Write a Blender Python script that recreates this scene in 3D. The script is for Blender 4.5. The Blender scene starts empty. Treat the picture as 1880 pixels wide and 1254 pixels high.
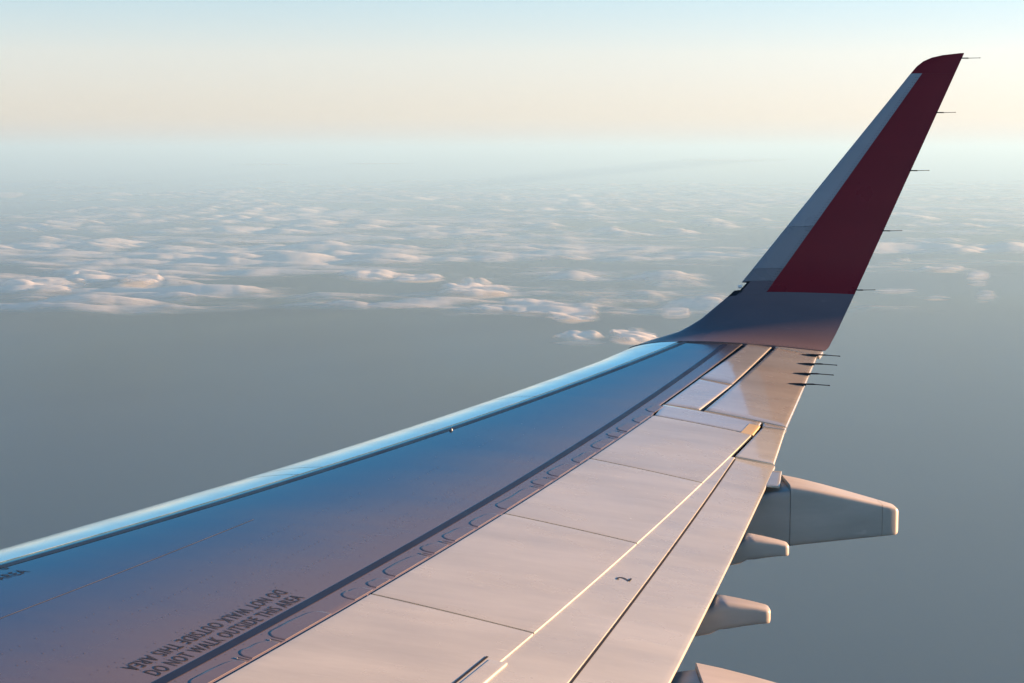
import bpy, math, random
import numpy as np
from mathutils import Vector, noise

# ------------------------------------------------------------------ camera, sky, sun, exposure
sc = bpy.context.scene
R = math.radians
cam_d = bpy.data.cameras.new('camera')
cam_d.sensor_width = 36.0
cam_d.lens = 64.34
cam_d.clip_start = 0.05
cam_d.clip_end = 2000000.0
cam = bpy.data.objects.new('camera', cam_d)
sc.collection.objects.link(cam)
cam.location = (0, 0, 0)                       # the eye at a cabin window; +X aft, +Y outboard, +Z up
cam.rotation_euler = (R(90 - 5.93), 0, 0)
sc.camera = cam

SUN_EL = 5.0                                   # low evening sun, behind the wing and a little outboard
SUN_AZ = 13.0                                  # degrees outboard from straight aft
SUN_DIR = Vector((math.cos(R(SUN_EL)) * math.cos(R(SUN_AZ)),
                  math.cos(R(SUN_EL)) * math.sin(R(SUN_AZ)), math.sin(R(SUN_EL))))
world = bpy.data.worlds.new('World')
sc.world = world
world.use_nodes = True
wn, wl = world.node_tree.nodes, world.node_tree.links
wn.clear()
w_out = wn.new('ShaderNodeOutputWorld')
w_bg = wn.new('ShaderNodeBackground')
w_sky = wn.new('ShaderNodeTexSky')
w_sky.sky_type = 'NISHITA'
w_sky.sun_disc = False
w_sky.sun_elevation = R(SUN_EL)
w_sky.sun_rotation = R(90 - SUN_AZ)
w_sky.altitude = 3000
w_sky.air_density = 1.0
w_sky.dust_density = 1.2
w_sky.ozone_density = 2.0
w_bg.inputs['Strength'].default_value = 0.05
# colour grade of the sky by elevation: warm dust low down, bluer above for the wing's reflections, the same all round
w_tc = wn.new('ShaderNodeTexCoord')
w_sep = wn.new('ShaderNodeSeparateXYZ')
w_ramp = wn.new('ShaderNodeValToRGB')
w_mul = wn.new('ShaderNodeMix')
w_mul.data_type = 'RGBA'
w_mul.blend_type = 'MULTIPLY'
w_mul.inputs['Factor'].default_value = 1.0
w_map = wn.new('ShaderNodeMapRange')
w_map.inputs['From Max'].default_value = 0.5
wl.new(w_tc.outputs['Generated'], w_sep.inputs['Vector'])
wl.new(w_sep.outputs['Z'], w_map.inputs['Value'])
wl.new(w_map.outputs['Result'], w_ramp.inputs['Fac'])
SKY_TINT = [(0.0, (.95, .80, 1.30)), (1.0, (1.32, .96, 1.14)), (3.0, (1.76, 1.20, 1.15)), (5.2, (1.6, 1.30, 1.20)),
            (9.0, (.82, 1.32, 1.36)), (20.0, (.45, 1.02, 1.25))]
el = w_ramp.color_ramp.elements
while len(el) < len(SKY_TINT):
    el.new(0.5)
for e, (deg, c) in zip(el, SKY_TINT):
    e.position = math.sin(R(deg)) / 0.5
    e.color = (c[0], c[1], c[2], 1)
wl.new(w_sky.outputs['Color'], w_mul.inputs[6])
wl.new(w_ramp.outputs['Color'], w_mul.inputs[7])
wl.new(w_mul.outputs[2], w_bg.inputs['Color'])
wl.new(w_bg.outputs['Background'], w_out.inputs['Surface'])

sun_d = bpy.data.lights.new('sun', 'SUN')
sun_d.energy = 5.0
sun_d.angle = R(0.5)
sun_d.color = (1.0, 0.59, 0.33)
sun = bpy.data.objects.new('sun', sun_d)
sc.collection.objects.link(sun)
sun.rotation_euler = SUN_DIR.to_track_quat('Z', 'Y').to_euler()

sc.view_settings.view_transform = 'Standard'
sc.view_settings.look = 'None'
sc.view_settings.exposure = 2.3
sc.view_settings.gamma = 1.0
sc.render.engine = 'CYCLES'
sc.cycles.use_denoising = True
sc.cycles.max_bounces = 8
sc.cycles.volume_bounces = 1
sc.cycles.transparent_max_bounces = 32

# ------------------------------------------------------------------ helpers
C = sc.collection


def obj(name, verts, faces, mat, parent=None, smooth=30, label=None, cat=None, group=None, kind=None):
    me = bpy.data.meshes.new(name)
    me.from_pydata([tuple(v) for v in verts], [], faces)
    me.validate()
    me.update()
    if mat:
        me.materials.append(mat)
    if smooth:
        me.polygons.foreach_set('use_smooth', [True] * len(me.polygons))
        me.set_sharp_from_angle(angle=R(smooth))
    o = bpy.data.objects.new(name, me)
    C.objects.link(o)
    if parent:
        o.parent = parent
    tag(o, label, cat, group, kind)
    return o


def tag(o, label=None, cat=None, group=None, kind=None):
    for k, v in (('label', label), ('category', cat), ('group', group), ('kind', kind)):
        if v:
            o[k] = v


def nodes_of(m):
    m.use_nodes = True
    n, l = m.node_tree.nodes, m.node_tree.links
    return n, l, n['Principled BSDF']


def paint(name, col, rough=0.3, metal=0.0, spec=0.5, coat=0.0, vary=0.09, streak=(0.9, 4.0, 4.0), bump=0.0,
          rvary=0.06, ior=1.5, tint=None, coat_ior=1.5):
    """aircraft paint or metal: faint streaks along the airflow, uneven gloss, slight waviness"""
    m = bpy.data.materials.new(name)
    n, l, p = nodes_of(m)
    tc = n.new('ShaderNodeTexCoord')
    mp = n.new('ShaderNodeMapping')
    mp.inputs['Scale'].default_value = streak
    l.new(tc.outputs['Object'], mp.inputs['Vector'])
    nz = n.new('ShaderNodeTexNoise')
    nz.inputs['Scale'].default_value = 1.0
    nz.inputs['Detail'].default_value = 7.0
    nz.inputs['Roughness'].default_value = 0.62
    l.new(mp.outputs['Vector'], nz.inputs['Vector'])
    mr = n.new('ShaderNodeMapRange')
    mr.inputs['From Min'].default_value = 0.3
    mr.inputs['From Max'].default_value = 0.7
    mr.inputs['To Min'].default_value = 1.0 - vary
    mr.inputs['To Max'].default_value = 1.0 + vary
    l.new(nz.outputs['Fac'], mr.inputs['Value'])
    mx = n.new('ShaderNodeVectorMath')
    mx.operation = 'SCALE'
    mx.inputs[0].default_value = col
    l.new(mr.outputs['Result'], mx.inputs['Scale'])
    sm_ = n.new('ShaderNodeMapping')
    sm_.inputs['Scale'].default_value = (5.0, 34.0, 20.0)
    l.new(tc.outputs['Object'], sm_.inputs['Vector'])
    ns = n.new('ShaderNodeTexNoise')
    ns.inputs['Scale'].default_value = 1.0
    ns.inputs['Detail'].default_value = 2.0
    l.new(sm_.outputs['Vector'], ns.inputs['Vector'])
    ms = n.new('ShaderNodeMapRange')
    ms.inputs['From Min'].default_value = 0.70
    ms.inputs['From Max'].default_value = 0.78
    ms.inputs['To Max'].default_value = 0.35 if vary < .2 else 0.0
    l.new(ns.outputs['Fac'], ms.inputs['Value'])
    sc_ = n.new('ShaderNodeMix')
    sc_.data_type = 'RGBA'
    l.new(ms.outputs['Result'], sc_.inputs['Factor'])
    l.new(mx.outputs['Vector'], sc_.inputs[6])
    sc_.inputs[7].default_value = (min(1, col[0] * 1.5), min(1, col[1] * 1.5), min(1, col[2] * 1.5), 1)
    l.new(sc_.outputs[2], p.inputs['Base Color'])
    n2 = n.new('ShaderNodeTexNoise')
    n2.inputs['Scale'].default_value = 3.5
    n2.inputs['Detail'].default_value = 5.0
    l.new(tc.outputs['Object'], n2.inputs['Vector'])
    m2 = n.new('ShaderNodeMapRange')
    m2.inputs['From Min'].default_value = 0.3
    m2.inputs['From Max'].default_value = 0.7
    m2.inputs['To Min'].default_value = max(0.02, rough - rvary)
    m2.inputs['To Max'].default_value = rough + rvary
    l.new(n2.outputs['Fac'], m2.inputs['Value'])
    l.new(m2.outputs['Result'], p.inputs['Roughness'])
    p.inputs['Metallic'].default_value = metal
    p.inputs['Specular IOR Level'].default_value = spec
    p.inputs['IOR'].default_value = ior
    if tint:
        p.inputs['Specular Tint'].default_value = (*tint, 1)
    p.inputs['Coat Weight'].default_value = coat
    p.inputs['Coat Roughness'].default_value = 0.06
    p.inputs['Coat IOR'].default_value = coat_ior
    if bump:
        n3 = n.new('ShaderNodeTexNoise')
        n3.inputs['Scale'].default_value = 2.2
        n3.inputs['Detail'].default_value = 2.0
        l.new(tc.outputs['Object'], n3.inputs['Vector'])
        b = n.new('ShaderNodeBump')
        b.inputs['Strength'].default_value = bump
        b.inputs['Distance'].default_value = 0.02
        l.new(n3.outputs['Fac'], b.inputs['Height'])
        l.new(b.outputs['Normal'], p.inputs['Normal'])
    return m


def skin_paint():
    """grey wing paint with sky sheen and sun warmth put in: blue mirror forward, dull mauve aft"""
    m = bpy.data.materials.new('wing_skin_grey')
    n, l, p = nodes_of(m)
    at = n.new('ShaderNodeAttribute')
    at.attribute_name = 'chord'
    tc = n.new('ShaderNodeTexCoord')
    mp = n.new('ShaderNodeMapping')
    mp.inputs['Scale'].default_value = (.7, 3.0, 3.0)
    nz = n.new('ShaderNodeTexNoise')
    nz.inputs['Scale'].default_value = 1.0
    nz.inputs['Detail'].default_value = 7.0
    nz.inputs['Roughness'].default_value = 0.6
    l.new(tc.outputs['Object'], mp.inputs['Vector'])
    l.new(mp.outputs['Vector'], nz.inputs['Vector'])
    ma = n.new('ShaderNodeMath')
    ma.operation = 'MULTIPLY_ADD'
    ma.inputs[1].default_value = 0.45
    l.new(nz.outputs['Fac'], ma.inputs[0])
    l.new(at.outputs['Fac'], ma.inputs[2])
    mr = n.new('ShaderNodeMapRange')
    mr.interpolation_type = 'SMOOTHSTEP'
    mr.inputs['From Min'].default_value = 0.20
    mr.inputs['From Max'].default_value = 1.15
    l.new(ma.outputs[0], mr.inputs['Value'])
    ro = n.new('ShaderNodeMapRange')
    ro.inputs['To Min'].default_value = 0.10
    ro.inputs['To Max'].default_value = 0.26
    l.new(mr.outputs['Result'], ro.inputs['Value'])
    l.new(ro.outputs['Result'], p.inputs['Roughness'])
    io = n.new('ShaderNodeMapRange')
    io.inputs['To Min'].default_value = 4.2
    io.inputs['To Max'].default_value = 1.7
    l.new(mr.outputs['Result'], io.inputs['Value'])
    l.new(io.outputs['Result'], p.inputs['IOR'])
    p.inputs['Specular Tint'].default_value = (.36, .84, 1.0, 1)  # blue of the reflected sky put into the gloss tint
    cr = n.new('ShaderNodeMix')  # dark under the sky sheen forward, sun-warmed aft, set in the base colour
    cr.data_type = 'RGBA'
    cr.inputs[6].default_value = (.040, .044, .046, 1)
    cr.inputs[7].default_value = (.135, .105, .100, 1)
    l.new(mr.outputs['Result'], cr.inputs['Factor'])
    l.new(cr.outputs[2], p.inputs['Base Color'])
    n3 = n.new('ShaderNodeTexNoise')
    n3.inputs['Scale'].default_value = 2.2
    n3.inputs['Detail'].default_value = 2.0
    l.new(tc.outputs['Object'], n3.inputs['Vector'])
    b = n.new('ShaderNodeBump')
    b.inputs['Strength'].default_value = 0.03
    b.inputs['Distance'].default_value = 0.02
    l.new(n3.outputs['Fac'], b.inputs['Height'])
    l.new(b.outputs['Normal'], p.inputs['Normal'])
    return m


M = {
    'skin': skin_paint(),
    'tip': paint('tip_panel_grey', (0.49, 0.46, 0.385), 0.25, 0.0, 0.5, vary=.13, coat=1.0, coat_ior=1.7, bump=0.04),
    'panel': paint('panel_grey', (0.475, 0.455, 0.385), 0.25, 0.0, 0.5, vary=.13, coat=0.45, bump=0.04),
    'flap': paint('flap_grey', (0.485, 0.465, 0.385), 0.28, 0.0, 0.5, vary=.13, coat=0.7, bump=0.04),
    'slat': paint('polished_aluminium', (0.80, 0.92, 0.92), 0.18, 1.0, 0.5, vary=0.05, rvary=0.05),
    'plate': paint('doubler_grey', (0.135, 0.105, 0.100), 0.26, 0.0, 0.5, ior=1.7, tint=(.5, .85, 1.0)),
    'seam': paint('seam_grey', (0.17, 0.15, 0.15), 0.4, 0.0, 0.4, vary=.5),
    'dark': paint('dark_structure', (0.02, 0.018, 0.02), 0.6, 0.0, 0.3),
    'stripe': paint('dark_stripe_paint', (0.016, 0.015, 0.028), 0.4, 0.0, 0.3, vary=0.2),
    'print': paint('stencil_print', (0.03, 0.028, 0.035), 0.5, 0.0, 0.3, vary=0.3),
    'fairing': paint('fairing_grey', (0.42, 0.375, 0.325), 0.38, 0.0, 0.5, vary=0.18),
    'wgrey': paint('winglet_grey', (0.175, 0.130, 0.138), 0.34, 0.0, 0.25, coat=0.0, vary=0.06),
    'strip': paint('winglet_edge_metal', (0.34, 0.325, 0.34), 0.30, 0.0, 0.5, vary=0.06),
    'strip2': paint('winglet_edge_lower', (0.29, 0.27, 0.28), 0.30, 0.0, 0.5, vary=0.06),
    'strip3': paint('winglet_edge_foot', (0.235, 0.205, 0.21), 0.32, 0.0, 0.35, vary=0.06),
    'red': paint('winglet_red', (0.215, 0.015, 0.020), 0.32, 0.0, 0.25, coat=0.05, vary=0.06),
    'seal': paint('sealant_light', (0.36, 0.35, 0.35), 0.4, 0.0, 0.5),
    'yellow': paint('patch_yellow', (0.62, 0.45, 0.20), 0.35, 0.0, 0.5, coat=0.2, vary=0.08),
    'rivet': paint('rivet_metal', (0.16, 0.15, 0.16), 0.35, 0.2, 0.5),
    'white': paint('lamp_white', (0.8, 0.8, 0.8), 0.15, 0.0, 0.5),
    'black': paint('wick_black', (0.012, 0.012, 0.014), 0.5, 0.0, 0.4),
}

# ------------------------------------------------------------------ wing surface (plan coordinates in metres)
XL = lambda Y: 0.52 * Y - 6.81                 # leading edge
XT = lambda Y: 0.25 * Y - 1.175                # trailing edge
L_SLAT = lambda Y: 0.4948 * Y - 6.0072         # slat trailing edge
L_FST = lambda Y: 0.4937 * Y - 5.9291          # front stripe
L_RST = lambda Y: 0.3535 * Y - 3.5032          # rear stripe
L_SPF = lambda Y: 0.3555 * Y - 3.3645          # spoiler hinge line
L_SPT = lambda Y: 0.3388 * Y - 2.4565          # spoiler trailing edge
L_FLP = lambda Y: 0.2751 * Y - 1.7157          # joint between fore and aft flap
Y0, Y1 = 3.4, 14.905


def ZL(Y):
    return -1.608 - 0.0697 * Y + 0.00459 * Y * Y


def thick(u, t):
    u = min(max(u, 0.0), 1.0)
    return 5 * t * (0.2969 * math.sqrt(u) - 0.126 * u - 0.3516 * u * u + 0.2843 * u ** 3 - 0.1036 * u ** 4)


def S(X, Y, d=0.0):
    c = XT(Y) - XL(Y)
    u = (X - XL(Y)) / c
    return ZL(Y) - max(0, 0.035 * (15 - Y)) * max(u, 0) + thick(u, 0.10) * c + d


def Slow(X, Y):
    c = XT(Y) - XL(Y)
    u = (X - XL(Y)) / c
    return ZL(Y) - max(0, 0.035 * (15 - Y)) * max(u, 0) - thick(u, 0.11) * c


def lerp(a, b, t):
    return a + (b - a) * t


def grid_faces(nu, nv, off=0):
    return [(off + i * nv + j, off + (i + 1) * nv + j, off + (i + 1) * nv + j + 1, off + i * nv + j + 1)
            for i in range(nu - 1) for j in range(nv - 1)]


def shell(top, nu, nv):
    """top: nu x nv points (front..aft, inboard..outboard) plus a skirt below its border"""
    verts, th = list(top[0]), top[1]
    faces = [tuple(reversed(f)) for f in grid_faces(nu, nv)]
    ring = [(0, j) for j in range(nv)] + [(i, nv - 1) for i in range(1, nu)] + \
           [(nu - 1, j) for j in range(nv - 2, -1, -1)] + [(i, 0) for i in range(nu - 2, 0, -1)]
    base = len(verts)
    ids = [i * nv + j for i, j in ring]
    for k in ids:
        v = verts[k]
        verts.append((v[0], v[1], v[2] - th))
    m = len(ids)
    for k in range(m):
        k2 = (k + 1) % m
        faces.append((ids[k], ids[k2], base + k2, base + k))
    # orientation: top faces must look up
    return verts, faces


def panel(name, A, B, Cc, D, mat, parent, nx=26, ny=22, dz=0.0, th=0.022, bev=(0.004, 0.004, 0.004, 0.004),
          drop=0.7, gap=0.004, curve=None):
    """A front-inboard, B front-outboard, C aft-outboard, D aft-inboard: plan corners on the wing surface;
    bev = width of the rounded edge at front, outboard, aft, inboard"""
    A, B, Cc, D = (np.array(p, float) for p in (A, B, Cc, D))

    def at(s, t):
        f = curve[0](t) if curve else lerp(A, B, t)
        b = curve[1](t) if curve else lerp(D, Cc, t)
        return lerp(f, b, s)
    lx = max(np.linalg.norm(at(1, .5) - at(0, .5)), .02)
    ly = max(np.linalg.norm(at(.5, 1) - at(.5, 0)), .02)

    def stations(n, l, b0, b1):
        g0 = gap / l
        r = [g0]
        if b0:
            r += [g0 + b0 * .45 / l, g0 + b0 / l]
        lo, hi = r[-1], 1 - g0 - (b1 / l if b1 else 0)
        r += [lerp(lo, hi, k / n) for k in range(1, n)]
        r += [hi]
        if b1:
            r += [1 - g0 - b1 * .45 / l, 1 - g0]
        return r
    ss = stations(nx, lx, bev[0], bev[2])
    ts = stations(ny, ly, bev[3], bev[1])
    P = []
    for i, s in enumerate(ss):
        for j, t in enumerate(ts):
            q = at(s, t)
            dd = 0
            for near, bw in (((i), bev[0]), ((len(ss) - 1 - i), bev[2]), ((len(ts) - 1 - j), bev[1]), ((j), bev[3])):
                if bw and near < 2:
                    dd = max(dd, bw * drop * (1.0 if near == 0 else 0.22))
            P.append((q[0], q[1], S(q[0], q[1], dz - dd)))
    v, f = shell((P, th), len(ss), len(ts))
    o = obj(name, v, f, mat, parent, smooth=45)
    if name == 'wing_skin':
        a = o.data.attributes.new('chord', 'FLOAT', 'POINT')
        a.data.foreach_set('value', ([q * (1 - .5 * min(1, max(0, (at(q, t)[1] - 8.5) / 5.5))) for q in ss for t in ts] + [.5] * len(v))[:len(v)])  # lowered outboard so the painted sky sheen reaches further aft at the tip
    return o


def decal(name, path, w, mat, parent, dz=0.0014, n=60):
    """a narrow strip painted or laid on the surface, path = list of plan points, w = width"""
    P = [np.array(p, float) for p in path]
    seg = [np.linalg.norm(P[i + 1] - P[i]) for i in range(len(P) - 1)]
    tot = sum(seg)
    pts = []
    for k in range(n + 1):
        d = tot * k / n
        i = 0
        while i < len(seg) - 1 and d > seg[i]:
            d -= seg[i]
            i += 1
        pts.append(lerp(P[i], P[i + 1], min(1, d / seg[i])))
    V, F = [], []
    for k, q in enumerate(pts):
        t = pts[min(k + 1, n)] - pts[max(k - 1, 0)]
        t = t / np.linalg.norm(t)
        nn = np.array((t[1], -t[0]))
        for e in (-.5, 0, .5):
            r = q + nn * w * e
            V.append((r[0], r[1], S(r[0], r[1], dz)))
    F = [(a, b, c, d) for (a, d, c, b) in grid_faces(n + 1, 3)]
    return obj(name, V, F, mat, parent, smooth=60)


# ------------------------------------------------------------------ the wing
wing = bpy.data.objects.new('aircraft_wing', None)
C.objects.link(wing)
wing.location = (0, 0, 0)
tag(wing, 'grey airliner wing with dark red upswept winglet stretching out above the clouds', 'wing')


def wing_core():
    V, F = [], []
    ny = 24
    us = [.10, .13, .16, .22, .3, .4, .5, .6, .7, .8, .88, .94, .97]
    for j in range(ny + 1):
        Y = lerp(Y0, 14.93, j / ny)
        c = XT(Y) - XL(Y)
        for u in us:
            X = XL(Y) + u * c
            V.append((X, Y, S(X, Y, -.05 if u > .8 else (-.09 if u < .2 else -.024))))
        for u in reversed(us):
            X = XL(Y) + u * c
            zl, zu = Slow(X, Y), S(X, Y, -.05 if u > .8 else (-.09 if u < .2 else -.024))
            V.append((X, Y, min(zl, zu - .006)))
    m = 2 * len(us)
    for j in range(ny):
        for k in range(m):
            a, b = j * m + k, j * m + (k + 1) % m
            F.append((a, b, b + m, a + m))
    F.append(tuple(range(m)))
    F.append(tuple(reversed(range(ny * m, ny * m + m))))
    return obj('inner_structure', V, F, M['dark'], wing, smooth=30)


wing_core()


NOSE = lambda Y: float(np.interp(Y, [8, 11, 14.3, 14.9], [.021, .018, .015, .004]))   # droop of the slat nose, as a share of the chord


def slat(ya, yb):
    """polished leading-edge slat wrapping round the nose"""
    V, F = [], []
    ny = max(4, int((yb - ya) / .2))
    prof = [('l', .09), ('l', .06), ('l', .035), ('l', .018), ('l', .008), ('l', .003), ('u', 0.0)]
    ks = [.0008, .002, .004, .0065, .010, .015, .022, .03, .042, .056, .072, .09, .11, .13, .15, .17]
    g = .005
    for j in range(ny + 1):
        Y = lerp(ya + g, yb - g, j / ny)
        c = XT(Y) - XL(Y)
        uT = (L_SLAT(Y) - .004 - XL(Y)) / c
        row = []
        for kind, u in prof:
            X = XL(Y) + u * c
            row.append((X, Y, (Slow(X, Y) if kind == 'l' else S(X, Y)) - NOSE(Y) * c))
        for k in ks:
            X = XL(Y) + (k / .17) * uT * c
            row.append((X, Y, S(X, Y) - NOSE(Y) * c * (1 - k / .17) ** 2))
        X = XL(Y) + uT * c
        row.append((X, Y, S(X, Y, -.03)))
        V += row
    m = len(V) // (ny + 1)
    F = grid_faces(ny + 1, m)
    b = len(V)
    # end walls
    for j in (0, ny):
        ring = [j * m + k for k in range(m)]
        F.append(tuple(ring if j == ny else reversed(ring)))
    return obj('slat', V, F, M['slat'], wing, smooth=40)


for a, b in ((Y0, 6.55), (6.55, 9.80), (9.80, 10.02), (10.02, 12.465), (12.465, 14.73), (14.73, Y1)):
    slat(a, b)

# main skin
yb = 12.12


def skin_back(t):
    Y = lerp(Y0, Y1, t)
    return np.array((L_SPF(Y) if Y < yb else lerp(L_SPF(Y), L_SPF(Y) - .045, min(1, (Y - yb) / .3)), Y))


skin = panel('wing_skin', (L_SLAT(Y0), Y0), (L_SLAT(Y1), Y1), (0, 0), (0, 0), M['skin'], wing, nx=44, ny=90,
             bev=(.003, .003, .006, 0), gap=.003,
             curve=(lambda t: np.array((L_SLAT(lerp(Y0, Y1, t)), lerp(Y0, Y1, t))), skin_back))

# spoilers
sp_y = [(2.95, 2.75), (4.55, 4.36), (6.14, 5.95), (7.736, 7.544), (9.334, 9.145), (10.756, 10.554), (12.106, 11.93)]
for k in range(len(sp_y) - 1):
    (fa, ta), (fb, tb) = sp_y[k], sp_y[k + 1]
    panel('spoiler', (L_SPF(fa), fa), (L_SPF(fb), fb), (L_SPT(tb), tb), (L_SPT(ta), ta), M['panel'], wing,
          nx=24, ny=18, bev=(.004, .002, .0035, .002), dz=.002, gap=.008, drop=.13)

# fixed panels and aileron at the tip
panel('fixed_panel', (.950, 12.117), (1.035, 12.475), (1.700, 12.322), (1.595, 11.945), M['tip'], wing, 20, 10,
      bev=(.004, .004, .008, .003))
panel('closure_strip', (1.688, 12.222), (1.708, 12.318), (1.862, 12.283), (1.848, 12.232), M['tip'], wing, 8, 4,
      bev=(.003, .003, .008, .003), gap=.002, dz=-.002)
panel('hinge_panel', (1.045, 12.487), (1.388, 13.452), (1.624, 13.362), (1.292, 12.452), M['tip'], wing, 14, 14,
      bev=(.003, .003, .007, .003))
panel('hinge_panel', (1.388, 13.462), (1.925, 14.905), (2.125, 14.872), (1.628, 13.372), M['tip'], wing, 14, 16,
      bev=(.003, .003, .007, .003))
panel('aileron', (1.312, 12.445), (2.147, 14.862), (2.468, 14.705), (1.868, 12.288), M['tip'], wing, 18, 24,
      bev=(.010, .004, .006, .004), gap=.006, dz=.001, th=.014)
panel('tip_panel', (2.150, 14.872), (2.150, 14.905), (2.553, 14.905), (2.490, 14.712), M['tip'], wing, 12, 6,
      bev=(.003, .002, .008, .003), gap=.003)

# flaps
panel('flap_end', (1.392, 11.318), (1.690, 12.205), (1.846, 12.222), (1.640, 11.285), M['flap'], wing, 14, 16,
      bev=(.003, .004, .005, .004), dz=-.002, gap=.004, th=.014)
panel('fore_flap', (L_SPT(Y0) - .07, Y0), (L_SPT(11.30) - .03, 11.30), (L_FLP(11.30), 11.30), (L_FLP(Y0), Y0),
      M['flap'], wing, 14, 60, bev=(0, .003, .003, 0), dz=-.004, gap=.002, drop=.13)
aft_flap = panel('aft_flap', (L_FLP(Y0) - .02, Y0), (L_FLP(11.30), 11.30), (XT(11.262), 11.262), (XT(Y0), Y0),
                 M['flap'], wing, 14, 70, bev=(0, .004, .005, 0), dz=-.009, gap=.002, drop=.35, th=.012)

# ------------------------------------------------------------------ winglet: spine Y, Z, tilt, leading X, trailing X
WT = [(14.912, -1.626, 0.067, .940, 2.558),
      (14.93, -1.625, 0.067, 0.949, 2.582), (15.022, -1.614, 0.175, 1.013, 2.611), (15.112, -1.593, 0.283, 1.097, 2.643),
      (15.2, -1.563, 0.391, 1.229, 2.679), (15.283, -1.523, 0.499, 1.378, 2.718), (15.362, -1.474, 0.606, 1.49, 2.759),
      (15.436, -1.417, 0.714, 1.596, 2.801), (15.502, -1.353, 0.822, 1.685, 2.844), (15.562, -1.282, 0.93, 1.782, 2.89),
      (15.613, -1.204, 1.038, 1.882, 2.936), (15.656, -1.122, 1.146, 1.963, 2.981), (15.689, -1.036, 1.254, 2.039, 3.026),
      (15.713, -0.946, 1.361, 2.114, 3.07), (15.752, -0.765, 1.361, 2.265, 3.157), (15.8, -0.539, 1.361, 2.453, 3.266),
      (15.858, -0.268, 1.361, 2.679, 3.396), (15.915, 0.003, 1.361, 2.905, 3.527), (15.973, 0.274, 1.361, 3.131, 3.657),
      (16.021, 0.5, 1.361, 3.32, 3.766), (16.055, 0.663, 1.361, 3.455, 3.844), (16.071, 0.735, 1.361, 3.518, 3.879),
      (16.08, 0.78, 1.361, 3.577, 3.9), (16.087, 0.812, 1.361, 3.651, 3.916), (16.092, 0.833, 1.361, 3.745, 3.926),
      (16.094, 0.845, 1.361, 3.85, 3.932), (16.095, 0.851, 1.361, 3.901, 3.934)]
WTA = np.array(WT)
ZS = WTA[:, 1]


def wsec(z):
    """interpolated spine station at height z"""
    return [np.interp(z, ZS, WTA[:, k]) for k in range(5)]


def wpt(z, X, side, lift=0.0):
    y, zz, a, xl, xt = wsec(z)
    c = xt - xl
    u = min(max((X - xl) / c, 0), 1)
    t = np.interp(z, [-1.62, -1.2, .8], [.10, .085, .075])
    b = thick(u, t) * c + (lift if side > 0 else 0)
    if side < 0:
        b = -thick(u, np.interp(z, [-1.62, -1.2, .8], [.11, .06, .05])) * c
    return (X, y - math.sin(a) * b, zz + math.cos(a) * b)


def wpatch(name, zs, xa, xb, mat, parent, nu=16, closed_le=True, lift=0.0):
    """a band of the winglet between chord positions xa(z) and xb(z), both faces, joined round the edge"""
    V = []
    for z in zs:
        y, zz, a, xl, xt = wsec(z)
        A, Bx = xa(z, xl, xt), xb(z, xl, xt)
        row = []
        for k in range(nu + 1):
            s = (1 - math.cos(math.pi * k / nu)) / 2 if closed_le else k / nu
            if closed_le:
                s = (k / nu) ** 2
            row.append(lerp(A, Bx, s))
        up = [wpt(z, X, 1, lift) for X in row]
        dn = [wpt(z, X, -1) for X in row]
        if closed_le:
            V += list(reversed(up)) + dn[1:]
        else:
            V += up + list(reversed(dn))
    m = len(V) // len(zs)
    F = grid_faces(len(zs), m)
    F.append(tuple(range(m)))
    F.append(tuple(reversed(range((len(zs) - 1) * m, len(zs) * m))))
    return obj(name, V, F, mat, parent, smooth=35)


# the boundary between edge strip and panel, as X against height
bz = [-1.626, -1.37, -1.204, .677, .8]
bx = [1.55, 1.987, 2.180, 3.565, 3.655]
xbound = lambda z, xl, xt: np.interp(z, bz, bx)
xle = lambda z, xl, xt: xl
xte = lambda z, xl, xt: xt
Z_RED, Z_TOP = -1.215, .672


def zlist(a, b):
    r = [a] + [z for z in ZS if a + .004 < z < b - .004] + [b]
    out = []
    for p, q in zip(r[:-1], r[1:]):
        n = max(1, int((q - p) / .06))
        out += [lerp(p, q, k / n) for k in range(n)]
    return out + [b]


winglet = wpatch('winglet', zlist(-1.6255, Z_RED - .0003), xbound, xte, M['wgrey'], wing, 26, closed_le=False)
wpatch('red_panel', zlist(Z_RED + .0003, Z_TOP - .0002), xbound, xte, M['red'], winglet, 20, closed_le=False)
wpatch('red_tip', zlist(Z_TOP + .0002, .851), xle, xte, M['red'], winglet, 22, closed_le=True)
N0, N1 = -1.240, -1.115                       # notch for the position light
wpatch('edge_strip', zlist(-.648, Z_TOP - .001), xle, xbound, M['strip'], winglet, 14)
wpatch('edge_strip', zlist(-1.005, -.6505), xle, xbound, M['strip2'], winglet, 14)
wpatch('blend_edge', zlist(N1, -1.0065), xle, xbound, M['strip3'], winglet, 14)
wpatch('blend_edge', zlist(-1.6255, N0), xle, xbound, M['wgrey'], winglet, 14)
notch = lambda z, xl, xt: xl + .075
wpatch('light_bay', zlist(N0 + .001, N1 - .001), notch, xbound, M['wgrey'], winglet, 12)


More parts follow.
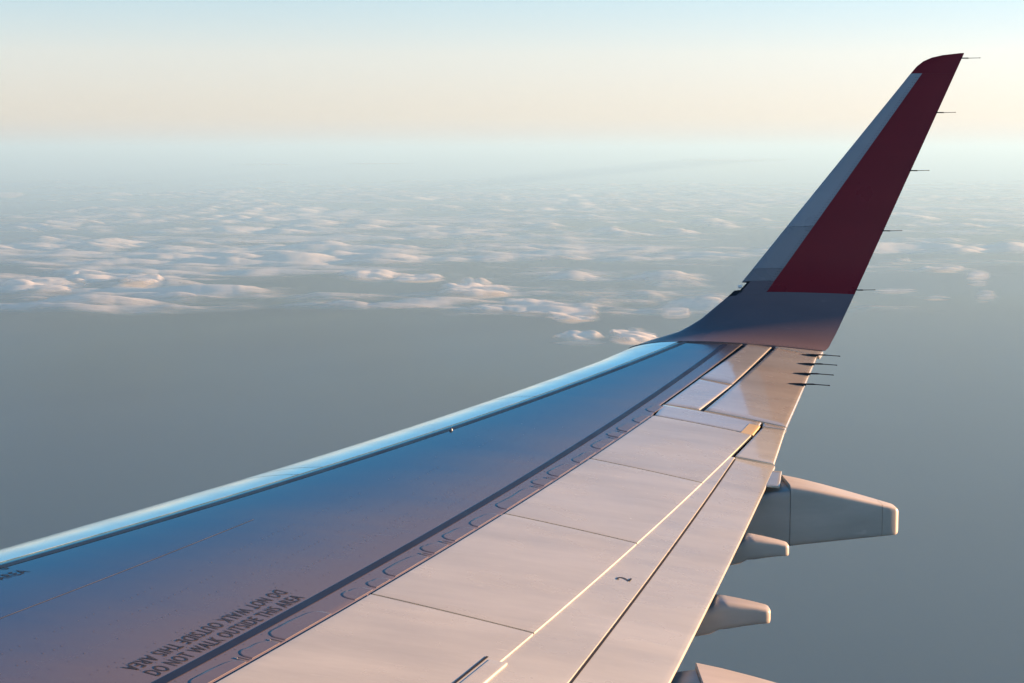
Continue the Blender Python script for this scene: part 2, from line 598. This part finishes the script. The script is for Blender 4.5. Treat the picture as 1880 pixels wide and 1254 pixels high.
def bay_floor():
    V, F = [], []
    for z in (N0, N0 + .052):
        y, zz, a, xl, xt = wsec(z)
        for X in (xl + .004, xl + .09):
            for s in (1, -1):
                p = wpt(z, X, s)
                V.append(p)
    F = [(0, 2, 3, 1), (4, 5, 7, 6), (0, 1, 5, 4), (2, 6, 7, 3), (0, 4, 6, 2), (1, 3, 7, 5)]
    obj('bay_floor', V, F, M['dark'], winglet, smooth=0)
    V, F = [], []
    zs = [lerp(N0 + .054, N1 - .002, k / 6) for k in range(7)]
    for z in zs:
        y, zz, a, xl, xt = wsec(z)
        for X in (xl + .052, xl + .074):
            p, q = wpt(z, xl + .04, 1), wpt(z, xl + .04, -1)
            V += [(X, p[1], p[2]), (X, q[1], q[2])]
    m = 4
    for j in range(6):
        for (a, b) in ((0, 1), (1, 3), (3, 2), (2, 0)):
            F.append((j * m + a, j * m + b, (j + 1) * m + b, (j + 1) * m + a))
    F += [(0, 2, 3, 1), (24, 25, 27, 26)]
    obj('bay_wall', V, F, M['dark'], winglet, smooth=0)
    y, zz, a, xl, xt = wsec(lerp(N0, N1, .55))
    p, q = wpt(zz, xl + .03, 1), wpt(zz, xl + .03, -1)
    V, F = [], []
    n = 10
    for k in range(n):
        t = 2 * math.pi * k / n
        for x, r in ((xl + .052, .014), (xl + .03, .014), (xl + .018, .007)):
            V.append((x, (p[1] + q[1]) / 2 + r * math.cos(t), zz + r * math.sin(t) + .02))
    F = [(3 * k + i, 3 * ((k + 1) % n) + i, 3 * ((k + 1) % n) + i + 1, 3 * k + i + 1) for k in range(n) for i in (0, 1)]
    F.append(tuple(3 * k + 2 for k in range(n)))
    obj('position_light', V, F, M['white'], winglet, smooth=40)


bay_floor()


# ------------------------------------------------------------------ static dischargers
def tube(path, n=6):
    """path = [(x, y, z, r)], a tapered rod along X"""
    V, F = [], []
    for x, y, z, r in path:
        for k in range(n):
            t = 2 * math.pi * k / n
            V.append((x, y + r * math.cos(t), z + r * math.sin(t)))
    for i in range(len(path) - 1):
        for k in range(n):
            F.append((i * n + k, i * n + (k + 1) % n, (i + 1) * n + (k + 1) % n, (i + 1) * n + k))
    F.append(tuple(reversed(range(n))))
    F.append(tuple(range((len(path) - 1) * n, len(path) * n)))
    return V, F


for Y in (14.69, 14.35, 13.99, 13.62):
    xt = XT(Y) if Y > 14.7 else lerp(1.868, 2.468, (Y - 12.288) / (14.705 - 12.288))
    z = S(xt, Y)
    V, F = tube([(xt - .02, Y, z + .014, .006), (xt + .06, Y, z + .013, .0065), (xt + .08, Y, z + .011, .0038),
                 (xt + .172, Y, z + .004, .0034), (xt + .176, Y, z + .004, .0046), (xt + .186, Y, z + .003, .0046)])
    b = len(V)
    x0 = xt - .125
    for (x, hw, h) in ((x0, .003, .003), (xt - .075, .009, .010), (xt - .03, .012, .016), (xt + .006, .010, .015)):
        zz = S(min(x, xt), Y, .001)
        V += [(x, Y - hw, zz), (x, Y - hw * .45, zz + h), (x, Y + hw * .45, zz + h), (x, Y + hw, zz)]
    for i in range(3):
        for k in range(4):
            a, c2 = b + i * 4 + k, b + i * 4 + (k + 1) % 4
            F.append((a, c2, c2 + 4, a + 4))
    F += [(b, b + 1, b + 2, b + 3), (b + 15, b + 14, b + 13, b + 12)]
    obj('static_discharger', V, F, M['black'], wing, smooth=40)
for z, x in ((.807, 0), (.335, 0), (-.165, 0), (-.680, 0), (-1.180, 0)):
    y, zz, a, xl, xt = wsec(z)
    V, F = tube([(xt - .012, y, zz, .0055), (xt + .055, y, zz, .006), (xt + .058, y, zz, .003), (xt + .15, y, zz + .002, .0026),
                 (xt + .152, y, zz + .002, .004), (xt + .16, y, zz + .002, .004)])
    obj('static_discharger', V, F, M['black'], winglet, smooth=40)


# ------------------------------------------------------------------ flap track fairings
def loft(secs, n=44, p=3.2, cap=True):
    V, F = [], []
    for X, yc, hw, zt, zb in secs:
        zc, hh = (zt + zb) / 2, (zt - zb) / 2
        for k in range(n):
            t = 2 * math.pi * (k + .5) / n
            ct, st = math.cos(t), math.sin(t)
            V.append((X, yc + hw * math.copysign(abs(ct) ** (2 / p), ct), zc + hh * math.copysign(abs(st) ** (2 / p), st)))
    for i in range(len(secs) - 1):
        for k in range(n):
            F.append((i * n + k, i * n + (k + 1) % n, (i + 1) * n + (k + 1) % n, (i + 1) * n + k))
    F.append(tuple(reversed(range(n))))
    F.append(tuple(range((len(secs) - 1) * n, len(secs) * n)))
    return V, F


def big_fairing(y, hw, x0, zt0, length):
    """x0 = where the moving tail part starts, zt0 its top there"""
    zb0 = zt0 - .365
    front = [(x0 - 1.35, y, .04, zt0 - .16, zt0 - .20), (x0 - 1.2, y, hw * .55, zt0 - .09, zt0 - .27),
             (x0 - .8, y, hw * .95, zt0 - .09, zt0 - .40), (x0 - .4, y, hw, zt0 - .085, zt0 - .435), (x0 + .003, y, hw * .992, zt0 - .030, zb0 - .006)]
    tail = []
    for s in (0, .15, .35, .55, .75, .84):
        tail.append((x0 + .006 + s * length, lerp(y, y - .01, s), lerp(hw, hw * .36, s ** 1.1), zt0 - .165 * s ** 1.15, lerp(zb0 - .01, zt0 - .325, s ** .9)))
    V, F = loft(tail, p=12.0)
    f = obj('flap_fairing', V, F, M['fairing'], wing, smooth=22)
    V, F = loft(front, p=12.0)
    obj('front_fairing', V, F, M['fairing'], f, smooth=40)
    cap = []
    for s in (.843, .9, .96, .975, .99, 1.0):
        k = 1.0 if s <= .96 else {.975: .97, .99: .86, 1.0: .62}[s]
        yy, h = lerp(y, y - .01, s), lerp(hw, hw * .36, s ** 1.1) * k
        a, b = zt0 - .165 * s ** 1.15, lerp(zb0 - .01, zt0 - .325, s ** .9)
        m_, hh = (a + b) / 2, (a - b) / 2 * (1.0 if s <= .96 else {.975: .985, .99: .93, 1.0: .8}[s])
        cap.append((x0 + .006 + s * length, yy, h, m_ + hh, m_ - hh))
    V, F = loft(cap, p=12.0)
    obj('tail_cap', V, F, M['fairing'], f, smooth=50)
    return f


def small_fairing(y, hw, xt, zt, length, depth):
    secs = []
    tabs = ((-1.2, .1, .16, .10), (-1.0, .5, .12, .35), (-.6, .9, .075, .8), (-.2, 1.0, .05, .95), (-.03, 1.0, .040, .90), (0.04, 1.0, .018, .90))
    for s, w, d, dep in tabs:
        secs.append((xt + s * .6, y, hw * w, zt - d, zt - d - depth * dep))
    for s, w, d, dep in ((.25, .93, .022, .86), (.5, .80, .034, .72), (.75, .66, .048, .58), (.90, .60, .058, .5), (.955, .56, .062, .475), (.985, .48, .066, .43), (1.0, .33, .072, .34)):
        secs.append((xt + s * length, y, hw * w, zt - d, zt - d - depth * dep))
    V, F = loft(secs, p=5.0)
    return obj('flap_fairing', V, F, M['fairing'], wing, smooth=60)


big_fairing(10.955, .205, 1.655, -1.979, .675)
big_fairing(7.40, .215, .775, -2.156, .70)
small_fairing(9.775, .095, 1.245, -2.052, .255, .14)
small_fairing(8.595, .105, .960, -2.108, .275, .155)
decal('flap_gap', [(L_FLP(Y0) + .007, Y0), (L_FLP(11.27) + .006, 11.27)], .011, M['dark'], aft_flap, n=60, dz=-.0078)
# small plates of the flap edge that reach over the big fairings
panel('fairing_plate', (XT(10.775), 10.775), (XT(11.145), 11.145), (XT(11.145) + .052, 11.145), (XT(10.775) + .078, 10.775), M['flap'],
      aft_flap, 4, 8, dz=-.009, bev=(0, .003, .004, .003), gap=0, th=.008)

# ------------------------------------------------------------------ stripes, lettering, panels and fasteners
decal('walkway_stripe', [(L_FST(Y0), Y0), (L_FST(14.885), 14.885)], .040, M['stripe'], skin, n=90)
decal('walkway_stripe', [(L_RST(Y0), Y0), (L_RST(14.84), 14.84)], .039, M['stripe'], skin, n=90)
decal('walkway_stripe', [(L_FST(14.88) + .03, 14.888), (1.70, 14.862)], .022, M['stripe'], skin, n=12)
decal('skin_seam', [(-2.2, 6.232), (-1.25, 8.72)], .005, M['seam'], skin, n=40, dz=.001)


def text_mesh(name, body, origin, ex, ey, size, stretch, mat, parent, dz=.0016):
    """lettering laid on the wing surface; ex, ey = reading and upward direction in plan"""
    cu = bpy.data.curves.new(name, 'FONT')
    cu.body = body
    cu.size = 1.0
    cu.resolution_u = 3
    cu.space_character = 1.12
    tmp = bpy.data.objects.new('lettering_source', cu)
    C.objects.link(tmp)
    dg = bpy.context.evaluated_depsgraph_get()
    me = bpy.data.meshes.new_from_object(tmp.evaluated_get(dg))
    vs = [v.co.copy() for v in me.vertices]
    fs = [tuple(p.vertices) for p in me.polygons]
    bpy.data.objects.remove(tmp)
    w = max(v.x for v in vs)
    o, ex, ey = (np.array(q, float) for q in (origin, ex, ey))
    ex, ey = ex / np.linalg.norm(ex), ey / np.linalg.norm(ey)
    V = []
    for v in vs:
        q = o + ex * (v.x / w * stretch) + ey * (v.y * size)
        V.append((q[0], q[1], S(q[0], q[1], dz)))
    return obj(name, V, fs, mat, parent, smooth=0)


along = (0.3535, 1.0)
back = (-0.3535, -1.0)
fwd = (-1.0, 0.3535)
aft = (1.0, -0.3535)
MSG = 'DO NOT WALK OUTSIDE THIS AREA'
text_mesh('warning_lettering', MSG, (-1.275, 6.42), along, fwd, .086, 1.21, M['print'], skin)
text_mesh('warning_lettering', MSG, (-1.000, 7.625), back, aft, .086, 1.235, M['print'], skin)
text_mesh('warning_lettering', MSG, (-2.03 - .53, 7.555 - 1.085), (0.4937, 1.0), (-1.0, .4937), .086, 1.21, M['print'], skin)
text_mesh('warning_lettering', MSG, (-2.175, 7.63), (-0.4937, -1.0), (1.0, -.4937), .086, 1.235, M['print'], skin)
text_mesh('panel_number', '2', (.556, 8.50), (0.28, 1.0), (-1.0, .05), .095, .062, M['print'], aft_flap, dz=-.0020)


def rounded_plate(Ya, Yb, depth, k):
    """thin doubler plate lying between the rear stripe and the spoiler hinge line"""
    V, F = [], []
    prof = []
    n = 6
    L = Yb - Ya
    r = min(.06, L * .35)
    pts = [(0, 0)]
    for q in range(n + 1):
        a = math.pi / 2 * q / n
        pts.append((r - r * math.cos(a), depth - r * .8 + r * .8 * math.sin(a)))
    pts += [(L * .5, depth * (1.0 + .08 * math.sin(k * 2.3)))]
    for q in range(n + 1):
        a = math.pi / 2 * q / n
        pts.append((L - r * 1.5 + r * 1.5 * math.sin(a), depth * .9 - r * .6 + r * .6 * math.cos(a)))
    pts.append((L, 0))
    cx, cy = sum(p[0] for p in pts) / len(pts), sum(p[1] for p in pts) / len(pts)
    m = len(pts)
    for inset, dz in ((0, -.001), (0, .0008), (.006, .0022), (.014, .0022)):
        for (a, d) in pts:
            aa, dd2 = a, d
            if inset:
                vx, vy = cx - a, cy - d
                l = math.hypot(vx, vy)
                aa, dd2 = a + vx / l * inset, d + vy / l * inset * (1 if d > .001 else 0)
            Y = Ya + aa + .0
            X = L_SPF(Y) - .012 - dd2
            V.append((X, Y + dd2 * .28, S(X, Y + dd2 * .28, dz)))
    for i in range(3):
        for q in range(m):
            F.append((i * m + q, i * m + (q + 1) % m, (i + 1) * m + (q + 1) % m, (i + 1) * m + q))
    F.append(tuple(range(3 * m, 4 * m)))
    return obj('access_plate', V, F, M['plate'], skin, smooth=50)


plates = [(5.9, 6.30), (6.36, 6.70), (6.74, 6.96), (7.00, 7.40), (7.62, 7.80), (7.83, 7.98), (8.03, 8.40), (8.47, 8.64), (8.72, 8.98), (9.02, 9.30),
          (9.42, 9.92), (10.0, 10.14), (10.24, 10.56), (10.62, 10.92), (11.02, 11.30), (11.38, 11.50), (11.56, 11.80), (11.85, 12.08), (12.2, 12.42)]
for k, (a, b) in enumerate(plates):
    rounded_plate(a, b, (.078, .06, .072, .085)[k % 4], k)
for Y in (6.71, 6.965, 8.425, 8.67, 9.95, 10.17, 11.345, 11.535):
    X = L_SPF(Y)
    d = decal('hinge_slot', [(X - .054, Y + .012), (X - .006, Y)], .009, M['dark'], skin, dz=.005, n=4)
    V, F = loft([(X - .066, Y + .015, .010, S(X, Y) + .012, S(X, Y)), (X - .054, Y + .012, .010, S(X, Y) + .012, S(X, Y))], n=8, p=2)
    obj('hinge_pin', V, F, M['seal'], skin, smooth=40)

# stud on the front stripe, slit and tab on the near spoiler, bright patch at the end of the spoilers
V, F = [], []
for k in range(10):
    t = 2 * math.pi * k / 10
    for r, h in ((.011, 0), (.011, .008), (.006, .014)):
        V.append((-.377 + r * math.cos(t), 11.20 + r * math.sin(t), S(-.377, 11.2) + h))
F = [(3 * k + i, 3 * ((k + 1) % 10) + i, 3 * ((k + 1) % 10) + i + 1, 3 * k + i + 1) for k in range(10) for i in (0, 1)]
F.append(tuple(3 * k + 2 for k in range(10)))
obj('stud', V, F, M['rivet'], skin, smooth=40)
decal('slit', [(-.098, 7.165), (-.55, 5.83)], .010, M['dark'], wing, n=20, dz=.0038)
panel('edge_tab', (L_SPT(5.6) - .055, 5.6), (L_SPT(7.13) - .05, 7.13), (L_SPT(7.13) + .022, 7.13), (L_SPT(5.6) + .03, 5.6), M['panel'], wing, 6, 12,
      dz=.004, bev=(.002, .004, .005, 0), gap=0, th=.02, drop=.2)
panel('bright_patch', (1.503, 11.93), (1.600, 12.225), (1.672, 12.205), (1.588, 11.93), M['yellow'], wing, 4, 6, dz=.0015, th=.003, bev=(0, 0, .006, 0), gap=0)  # plain yellowish patch laid on the panel


# fasteners
def dots(name, pts, r, mat, parent, dz=.0008):
    V, F = [], []
    for (X, Y) in pts:
        b = len(V)
        for k in range(6):
            t = math.pi * k / 3
            V.append((X + r * math.cos(t), Y + r * math.sin(t), S(X + r * math.cos(t), Y + r * math.sin(t), dz)))
        F.append(tuple(range(b, b + 6)))
    return obj(name, V, F, mat, parent, smooth=0, kind='stuff')


rnd = random.Random(4)
pts = []
for off in (-.62, -.50, -.38, -.24, -.205, -.12):
    Y = 5.0
    while Y < 11.5:
        if rnd.random() < .62:
            pts.append((L_RST(Y) + off + .004 * rnd.uniform(-1, 1), Y))
        Y += .052
for Y in np.arange(5, 12, .07):
    if rnd.random() < .6:
        pts.append((L_SPF(Y) - .115, Y))
dots('rivet_rows', pts, .0036, M['plate'], skin)
pts = []
for k in range(46):
    s = rnd.random()
    pts.append((lerp(1.95, 2.45, s) + rnd.uniform(-.01, .01), lerp(14.90, 14.78, s) + .0))
V, F = [], []
for z in np.arange(-1.19, .64, .022):
    for off in (-.012, -.03):
        y, zz, a, xl, xt = wsec(z)
        X = xbound(z, xl, xt) + off
        b = len(V)
        for k in range(6):
            t = math.pi * k / 3
            V.append(wpt(z + .0035 * math.sin(t), X + .0035 * math.cos(t), 1, .0008))
        F.append(tuple(range(b, b + 6)))
obj('rivet_rows', V, F, M['dark'], winglet, smooth=0, kind='stuff')
V, F = [], []
for k in range(44):
    s = (k + rnd.random()) / 44
    X = lerp(1.9, 2.5, s)
    z = -1.6205 + .002 * (k % 3)
    b = len(V)
    y, zz, a, xl, xt = wsec(z)
    for q in range(6):
        t = math.pi * q / 3
        p = wpt(z, X + .009 * math.cos(t), 1, .001)
        V.append((p[0], p[1] + .006 * math.sin(t) + .05 * (k % 3), p[2] + .0035 * (k % 3)))
    F.append(tuple(range(b, b + 6)))
obj('rivet_rows', V, F, M['seal'], winglet, smooth=0, kind='stuff')

# ------------------------------------------------------------------ sea
def sea():
    m = bpy.data.materials.new('sea_water')
    n, l, p = nodes_of(m)
    p.inputs['Base Color'].default_value = (0.02, 0.045, 0.07, 1)
    p.inputs['Roughness'].default_value = 0.5
    p.inputs['Specular IOR Level'].default_value = 0.15
    tc = n.new('ShaderNodeTexCoord')
    nz = n.new('ShaderNodeTexNoise')
    nz.inputs['Scale'].default_value = 0.00025
    nz.inputs['Detail'].default_value = 6
    l.new(tc.outputs['Object'], nz.inputs['Vector'])
    cr = n.new('ShaderNodeValToRGB')
    cr.color_ramp.elements[0].color = (0.003, 0.034, 0.075, 1)
    cr.color_ramp.elements[1].color = (0.007, 0.060, 0.115, 1)
    l.new(nz.outputs['Fac'], cr.inputs['Fac'])
    l.new(cr.outputs['Color'], p.inputs['Base Color'])
    s = 900000
    return obj('sea', [(-s, -s, -3000), (s, -s, -3000), (s, s, -3000), (-s, s, -3000)], [(0, 1, 2, 3)], m, None, 0,
               'grey blue sea far below the wing, lost in haze', 'sea', kind='structure')


sea()


# ------------------------------------------------------------------ clouds
DECK = -2000.0                                 # height of the cloud deck below the eye
TH = R(5.93)
FPX = 3360.0


def deck(px, py, z=DECK):
    """the point of the level z behind image pixel px, py"""
    u, v = (px - 940) / FPX, -(py - 627) / FPX
    d = Vector((u, math.cos(TH) + v * math.sin(TH), -math.sin(TH) + v * math.cos(TH)))
    t = z / d.z
    return d * t


def air_mat(name, density, col, g=0.3):
    m = bpy.data.materials.new(name)
    m.use_nodes = True
    n, l = m.node_tree.nodes, m.node_tree.links
    n.clear()
    o = n.new('ShaderNodeOutputMaterial')
    v = n.new('ShaderNodeVolumePrincipled')
    v.inputs['Color'].default_value = col
    v.inputs['Density'].default_value = density
    v.inputs['Anisotropy'].default_value = g
    l.new(v.outputs['Volume'], o.inputs['Volume'])
    return m


def cloud_mat():
    """white vapour: as dense as the stored cover, frayed by fine noise"""
    m = bpy.data.materials.new('cloud_vapour')
    m.use_nodes = True
    n, l = m.node_tree.nodes, m.node_tree.links
    n.clear()
    out = n.new('ShaderNodeOutputMaterial')
    at = n.new('ShaderNodeAttribute')
    at.attribute_name = 'cover'
    geo = n.new('ShaderNodeNewGeometry')
    mp = n.new('ShaderNodeMapping')
    mp.inputs['Scale'].default_value = (1 / 1300, 1 / 520, 1 / 300)
    nz = n.new('ShaderNodeTexNoise')
    nz.inputs['Scale'].default_value = 1.0
    nz.inputs['Detail'].default_value = 6.0
    nz.inputs['Roughness'].default_value = 0.66
    l.new(geo.outputs['Position'], mp.inputs['Vector'])
    l.new(mp.outputs['Vector'], nz.inputs['Vector'])
    ma = n.new('ShaderNodeMath')
    ma.operation = 'MULTIPLY_ADD'
    ma.inputs[1].default_value = 1.5
    l.new(nz.outputs['Fac'], ma.inputs[0])
    ad = n.new('ShaderNodeMath')
    ad.operation = 'SUBTRACT'
    ad.inputs[1].default_value = 0.75
    l.new(at.outputs['Fac'], ad.inputs[0])
    l.new(ad.outputs[0], ma.inputs[2])
    mr = n.new('ShaderNodeMapRange')
    mr.interpolation_type = 'SMOOTHSTEP'
    mr.inputs['From Min'].default_value = 0.16
    mr.inputs['From Max'].default_value = 0.85
    mr.inputs['To Max'].default_value = 0.93
    l.new(ma.outputs[0], mr.inputs['Value'])
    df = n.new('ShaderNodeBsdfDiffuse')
    df.inputs['Color'].default_value = (.97, .90, .81, 1)  # warm sunlight on the tops strengthened through the cloud colour
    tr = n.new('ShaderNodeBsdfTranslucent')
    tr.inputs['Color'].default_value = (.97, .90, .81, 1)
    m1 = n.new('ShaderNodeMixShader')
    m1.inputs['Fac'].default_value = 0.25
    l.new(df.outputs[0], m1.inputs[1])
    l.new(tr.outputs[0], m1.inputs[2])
    tp = n.new('ShaderNodeBsdfTransparent')
    m2 = n.new('ShaderNodeMixShader')
    l.new(mr.outputs['Result'], m2.inputs['Fac'])
    l.new(tp.outputs[0], m2.inputs[1])
    l.new(m1.outputs[0], m2.inputs[2])
    l.new(m2.outputs[0], out.inputs['Surface'])
    return m


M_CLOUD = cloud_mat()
PERM = np.random.RandomState(5).permutation(4096)
GRAD = np.random.RandomState(6).uniform(0, 2 * math.pi, 4096)


def perlin(x, y, seed=0):
    xi, yi = np.floor(x).astype(np.int64), np.floor(y).astype(np.int64)
    fx, fy = x - xi, y - yi

    def g(ix, iy, dx, dy):
        a = GRAD[PERM[(PERM[(ix + seed * 37) & 4095] + iy) & 4095]]
        return np.cos(a) * dx + np.sin(a) * dy
    u, v = fx * fx * fx * (fx * (fx * 6 - 15) + 10), fy * fy * fy * (fy * (fy * 6 - 15) + 10)
    a = g(xi, yi, fx, fy)
    b = g(xi + 1, yi, fx - 1, fy)
    c = g(xi, yi + 1, fx, fy - 1)
    d = g(xi + 1, yi + 1, fx - 1, fy - 1)
    return 1.5 * ((a * (1 - u) + b * u) * (1 - v) + (c * (1 - u) + d * u) * v)


def relief(X, Y, step, seed, lam=900.0):
    """billowed cloud-top relief 0..1; octaves finer than the mesh step fade out"""
    h, tot = np.zeros_like(X), 0
    for k in range(5):
        L = lam / 2.05 ** k
        w = .55 ** k
        fade = np.clip(1.6 - step / (.42 * L), 0, 1)
        h += w * (fade * np.abs(perlin(X / (1.75 * L) + 11 * k, Y / L + 7 * k, seed + k)) + (1 - fade) * .27)
        tot += w
    return np.clip(1.9 * h / tot, 0, 1)


def px_to_level(px, py, z):  # image pixels cast from the camera onto level z, places the clouds
    u, v = (px - 940) / FPX, -(py - 627) / FPX
    dz = -math.sin(TH) + v * math.cos(TH)
    t = z / dz
    return u * t, (math.cos(TH) + v * math.sin(TH)) * t


def sheet(name, box, nx, ny, cover, amp, base, z=DECK, seed=1, label=None, cat='cloud', group=None, kind=None, closed=False):
    """a stretch of cloud top: a box of image pixels cast onto the deck, billowed, with a cover density per point.
    cover, amp: functions of the image pixel grid (px, py)"""
    rows = 278 + 1 / np.linspace(1 / (box[2] - 278), 1 / (box[3] - 278), ny)      # even steps of distance
    gx, gy = np.meshgrid(np.linspace(box[0], box[1], nx), rows)
    X, Y = px_to_level(gx, gy, z)
    step = np.abs(np.gradient(Y, axis=0))
    rl = relief(X, Y, step, seed)
    big = np.clip(.5 + .9 * perlin(X / 6500, Y / 5000, seed + 20), 0, 1.3)
    cv = cover(gx, gy) + .55 * perlin(X / 13000, Y / 8000, seed + 33) + .55 * perlin(X / 4200, Y / 2400, seed + 30) + .22 * perlin(X / 1700, Y / 1000, seed + 31) * np.clip(1.5 - step / 700, 0, 1)
    cv = np.clip(cv + .5 * (rl - .5), 0, 1.2)
    H = base + amp(gx, gy) * np.clip(rl - .30, 0, 1) * (.30 + 1.2 * big) * np.clip(cv * 1.6, 0, 1)
    c0 = (float(X.mean()), float(Y.mean()), z)
    V = np.stack((X - c0[0], Y - c0[1], H), -1).reshape(-1, 3)
    idx = np.arange(nx * ny).reshape(ny, nx)
    q = np.stack((idx[:-1, :-1], idx[1:, :-1], idx[1:, 1:], idx[:-1, 1:]), -1).reshape(-1, 4)
    keep = cv.reshape(-1)[q].max(1) > .10
    q = q[keep]
    cvf = cv.reshape(-1)
    if closed:
        V2 = V.copy()
        V2[:, 2] = np.minimum(base - 25, V[:, 2] - 5)
        q = np.concatenate((q, q[:, ::-1] + len(V)))
        V = np.concatenate((V, V2))
        cvf = np.concatenate((cvf, cvf))
    me = bpy.data.meshes.new(name)
    me.vertices.add(len(V))
    me.vertices.foreach_set('co', V.astype(np.float32).ravel())
    me.loops.add(len(q) * 4)
    me.loops.foreach_set('vertex_index', q.astype(np.int32).ravel())
    me.polygons.add(len(q))
    me.polygons.foreach_set('loop_start', np.arange(0, len(q) * 4, 4, dtype=np.int32))
    me.polygons.foreach_set('use_smooth', np.ones(len(q), bool))
    me.update(calc_edges=True)
    at = me.attributes.new('cover', 'FLOAT', 'POINT')
    at.data.foreach_set('value', cvf.astype(np.float32))
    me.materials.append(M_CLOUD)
    o = bpy.data.objects.new(name, me)
    C.objects.link(o)
    o.location = c0
    tag(o, label, cat, group, kind)
    return o


def sm(a, b, x):
    t = np.clip((x - a) / (b - a), 0, 1)
    return t * t * (3 - 2 * t)


def spot(x, y, cx, cy, rx, ry):
    return np.exp(-((x - cx) / rx) ** 2 - ((y - cy) / ry) ** 2)


def deck_cover(x, y):
    """where the broken deck lies thick, thin or is missing"""
    top = np.interp(x, [-700, 0, 300, 420, 900, 2600], [395, 388, 368, 338, 335, 335])
    c = .54 * sm(top - 8, top + 22, y) * (1 - sm(455, 515, y))
    c = np.maximum(c, .52 * sm(560, 760, x) * (1 - sm(1300, 1420, x)) * sm(400, 440, y) * (1 - sm(545, 625, y)))
    c = np.maximum(c, .46 * (1 - sm(560, 700, x)) * sm(490, 515, y) * (1 - sm(535, 570, y)))
    c = np.maximum(c, .50 * sm(1500, 1600, x) * sm(345, 380, y) * (1 - sm(545, 610, y)))
    c = c - .30 * spot(x, y, 430, 485, 260, 22) - .25 * spot(x, y, 1860, 520, 90, 45)
    thin = .33 * sm(350, 420, y) * (1 - sm(540, 650, y)) * sm(-100, 500, x)
    return np.maximum(c - .10, thin) - .9 * sm(565, 625, y)


def deck_amp(x, y):
    return 165 + 0 * x


sheet('cloud_deck', (-450, 2330, 331, 655), 1150, 540, deck_cover, deck_amp, 0.0, seed=3, cat='clouds', kind='stuff',
      label='broken deck of thin blue green cloud with small pink lit tops reaching to the horizon')

BANKS = 'larger clouds one can tell apart'


def named(label, spots, boost=330, seed=1, z=DECK + 15):
    xs = [p[0] - 2.2 * p[2] for p in spots] + [p[0] + 2.2 * p[2] for p in spots]
    ys = [p[1] - 2.2 * p[3] for p in spots] + [p[1] + 2.2 * p[3] for p in spots]
    box = (min(xs), max(xs), min(ys), max(ys))
    nx, ny = int(min(200, (box[1] - box[0]) / 1.5)), int(min(140, (box[3] - box[2]) / .6))

    def cov(x, y):
        c = np.zeros_like(x)
        for (cx, cy, rx, ry, k) in spots:
            c = np.maximum(c, k * spot(x, y, cx, cy, rx, ry))
        e = sm(box[0], box[0] + 12, x) * (1 - sm(box[1] - 12, box[1], x)) * sm(box[2], box[2] + 3, y) * (1 - sm(box[3] - 3, box[3], y))
        return (c - .04 - .9 * (1 - np.minimum(1, 1.7 * c))) * e - (1 - e)
    sheet('cloud_bank', box, nx, ny, cov, lambda x, y: .72 * boost + 0 * x, 10.0, z, seed, label, 'cloud', BANKS, closed=True)


named('small lone pink cloud at the left edge just under the horizon', [(14, 358, 30, 7, .9)], 165, 41)
named('row of puffy pink topped clouds near the left edge', [(120, 412, 46, 9, .8), (185, 420, 46, 9, .85)], 165, 42)
named('pink topped cloud bank at far left, lowest and nearest on that side',
      [(165, 512, 60, 10, .85), (260, 522, 50, 9, .8), (80, 535, 110, 14, .7), (250, 500, 50, 6, .6), (140, 552, 50, 6, .7)], 165, 43)
named('broad flat pale bank left of centre without pink tops', [(400, 532, 100, 16, .62), (500, 545, 100, 12, .6)], 60, 44)
named('long narrow pink cloud left of the big central bank', [(680, 508, 70, 8, .8), (770, 512, 60, 7, .75)], 165, 45)
named('biggest pink lit cloud bank, in the middle above the wing',
      [(880, 538, 80, 16, .8), (980, 565, 80, 18, .9), (1050, 578, 60, 16, .9), (900, 570, 60, 10, .6)], 181, 46)
named('pink cloud just above the leading edge beside the winglet root', [(1165, 618, 52, 16, .9), (1060, 628, 70, 9, .6)], 165, 47)
named('small flat cloud between the central bank and the winglet', [(1240, 578, 44, 8, .8)], 143, 48)
named('bright hook shaped cloud right of the winglet',
      [(1640, 484, 60, 8, .75), (1730, 492, 60, 9, .8), (1795, 515, 36, 16, .85), (1808, 548, 34, 16, .9)], 165, 49)
named('two thin streaks inside the curve of the hook shaped cloud', [(1640, 535, 70, 7, .7), (1720, 548, 60, 5, .6)], 132, 50)
named('thin bright streak right of the winglet, above the hook shaped cloud', [(1690, 412, 60, 7, .8)], 143, 51)
named('faint blue streak low on the horizon left of the winglet', [(1350, 293, 150, 5, .75)], 60, 52, -620)
named('thin faint blue line at the horizon above the left part of the cloud field', [(500, 302, 110, 2.2, .6), (680, 300, 90, 2.2, .6)], 30, 53, -620)

# ------------------------------------------------------------------ the air
def haze():
    s, top, bot = 700000.0, 600.0, -3001.0
    V = [(x, y, z) for z in (bot, top) for (x, y) in ((-s, -s), (s, -s), (s, s), (-s, s))]
    F = [(0, 3, 2, 1), (4, 5, 6, 7), (0, 1, 5, 4), (1, 2, 6, 5), (2, 3, 7, 6), (3, 0, 4, 7)]
    m = air_mat('haze_air', 1.8e-5, (.375, .62, .80, 1), 0.22)
    obj('haze', V, F, m, None, 0, 'pale evening haze filling the air below the aircraft', 'haze', kind='stuff')


haze()
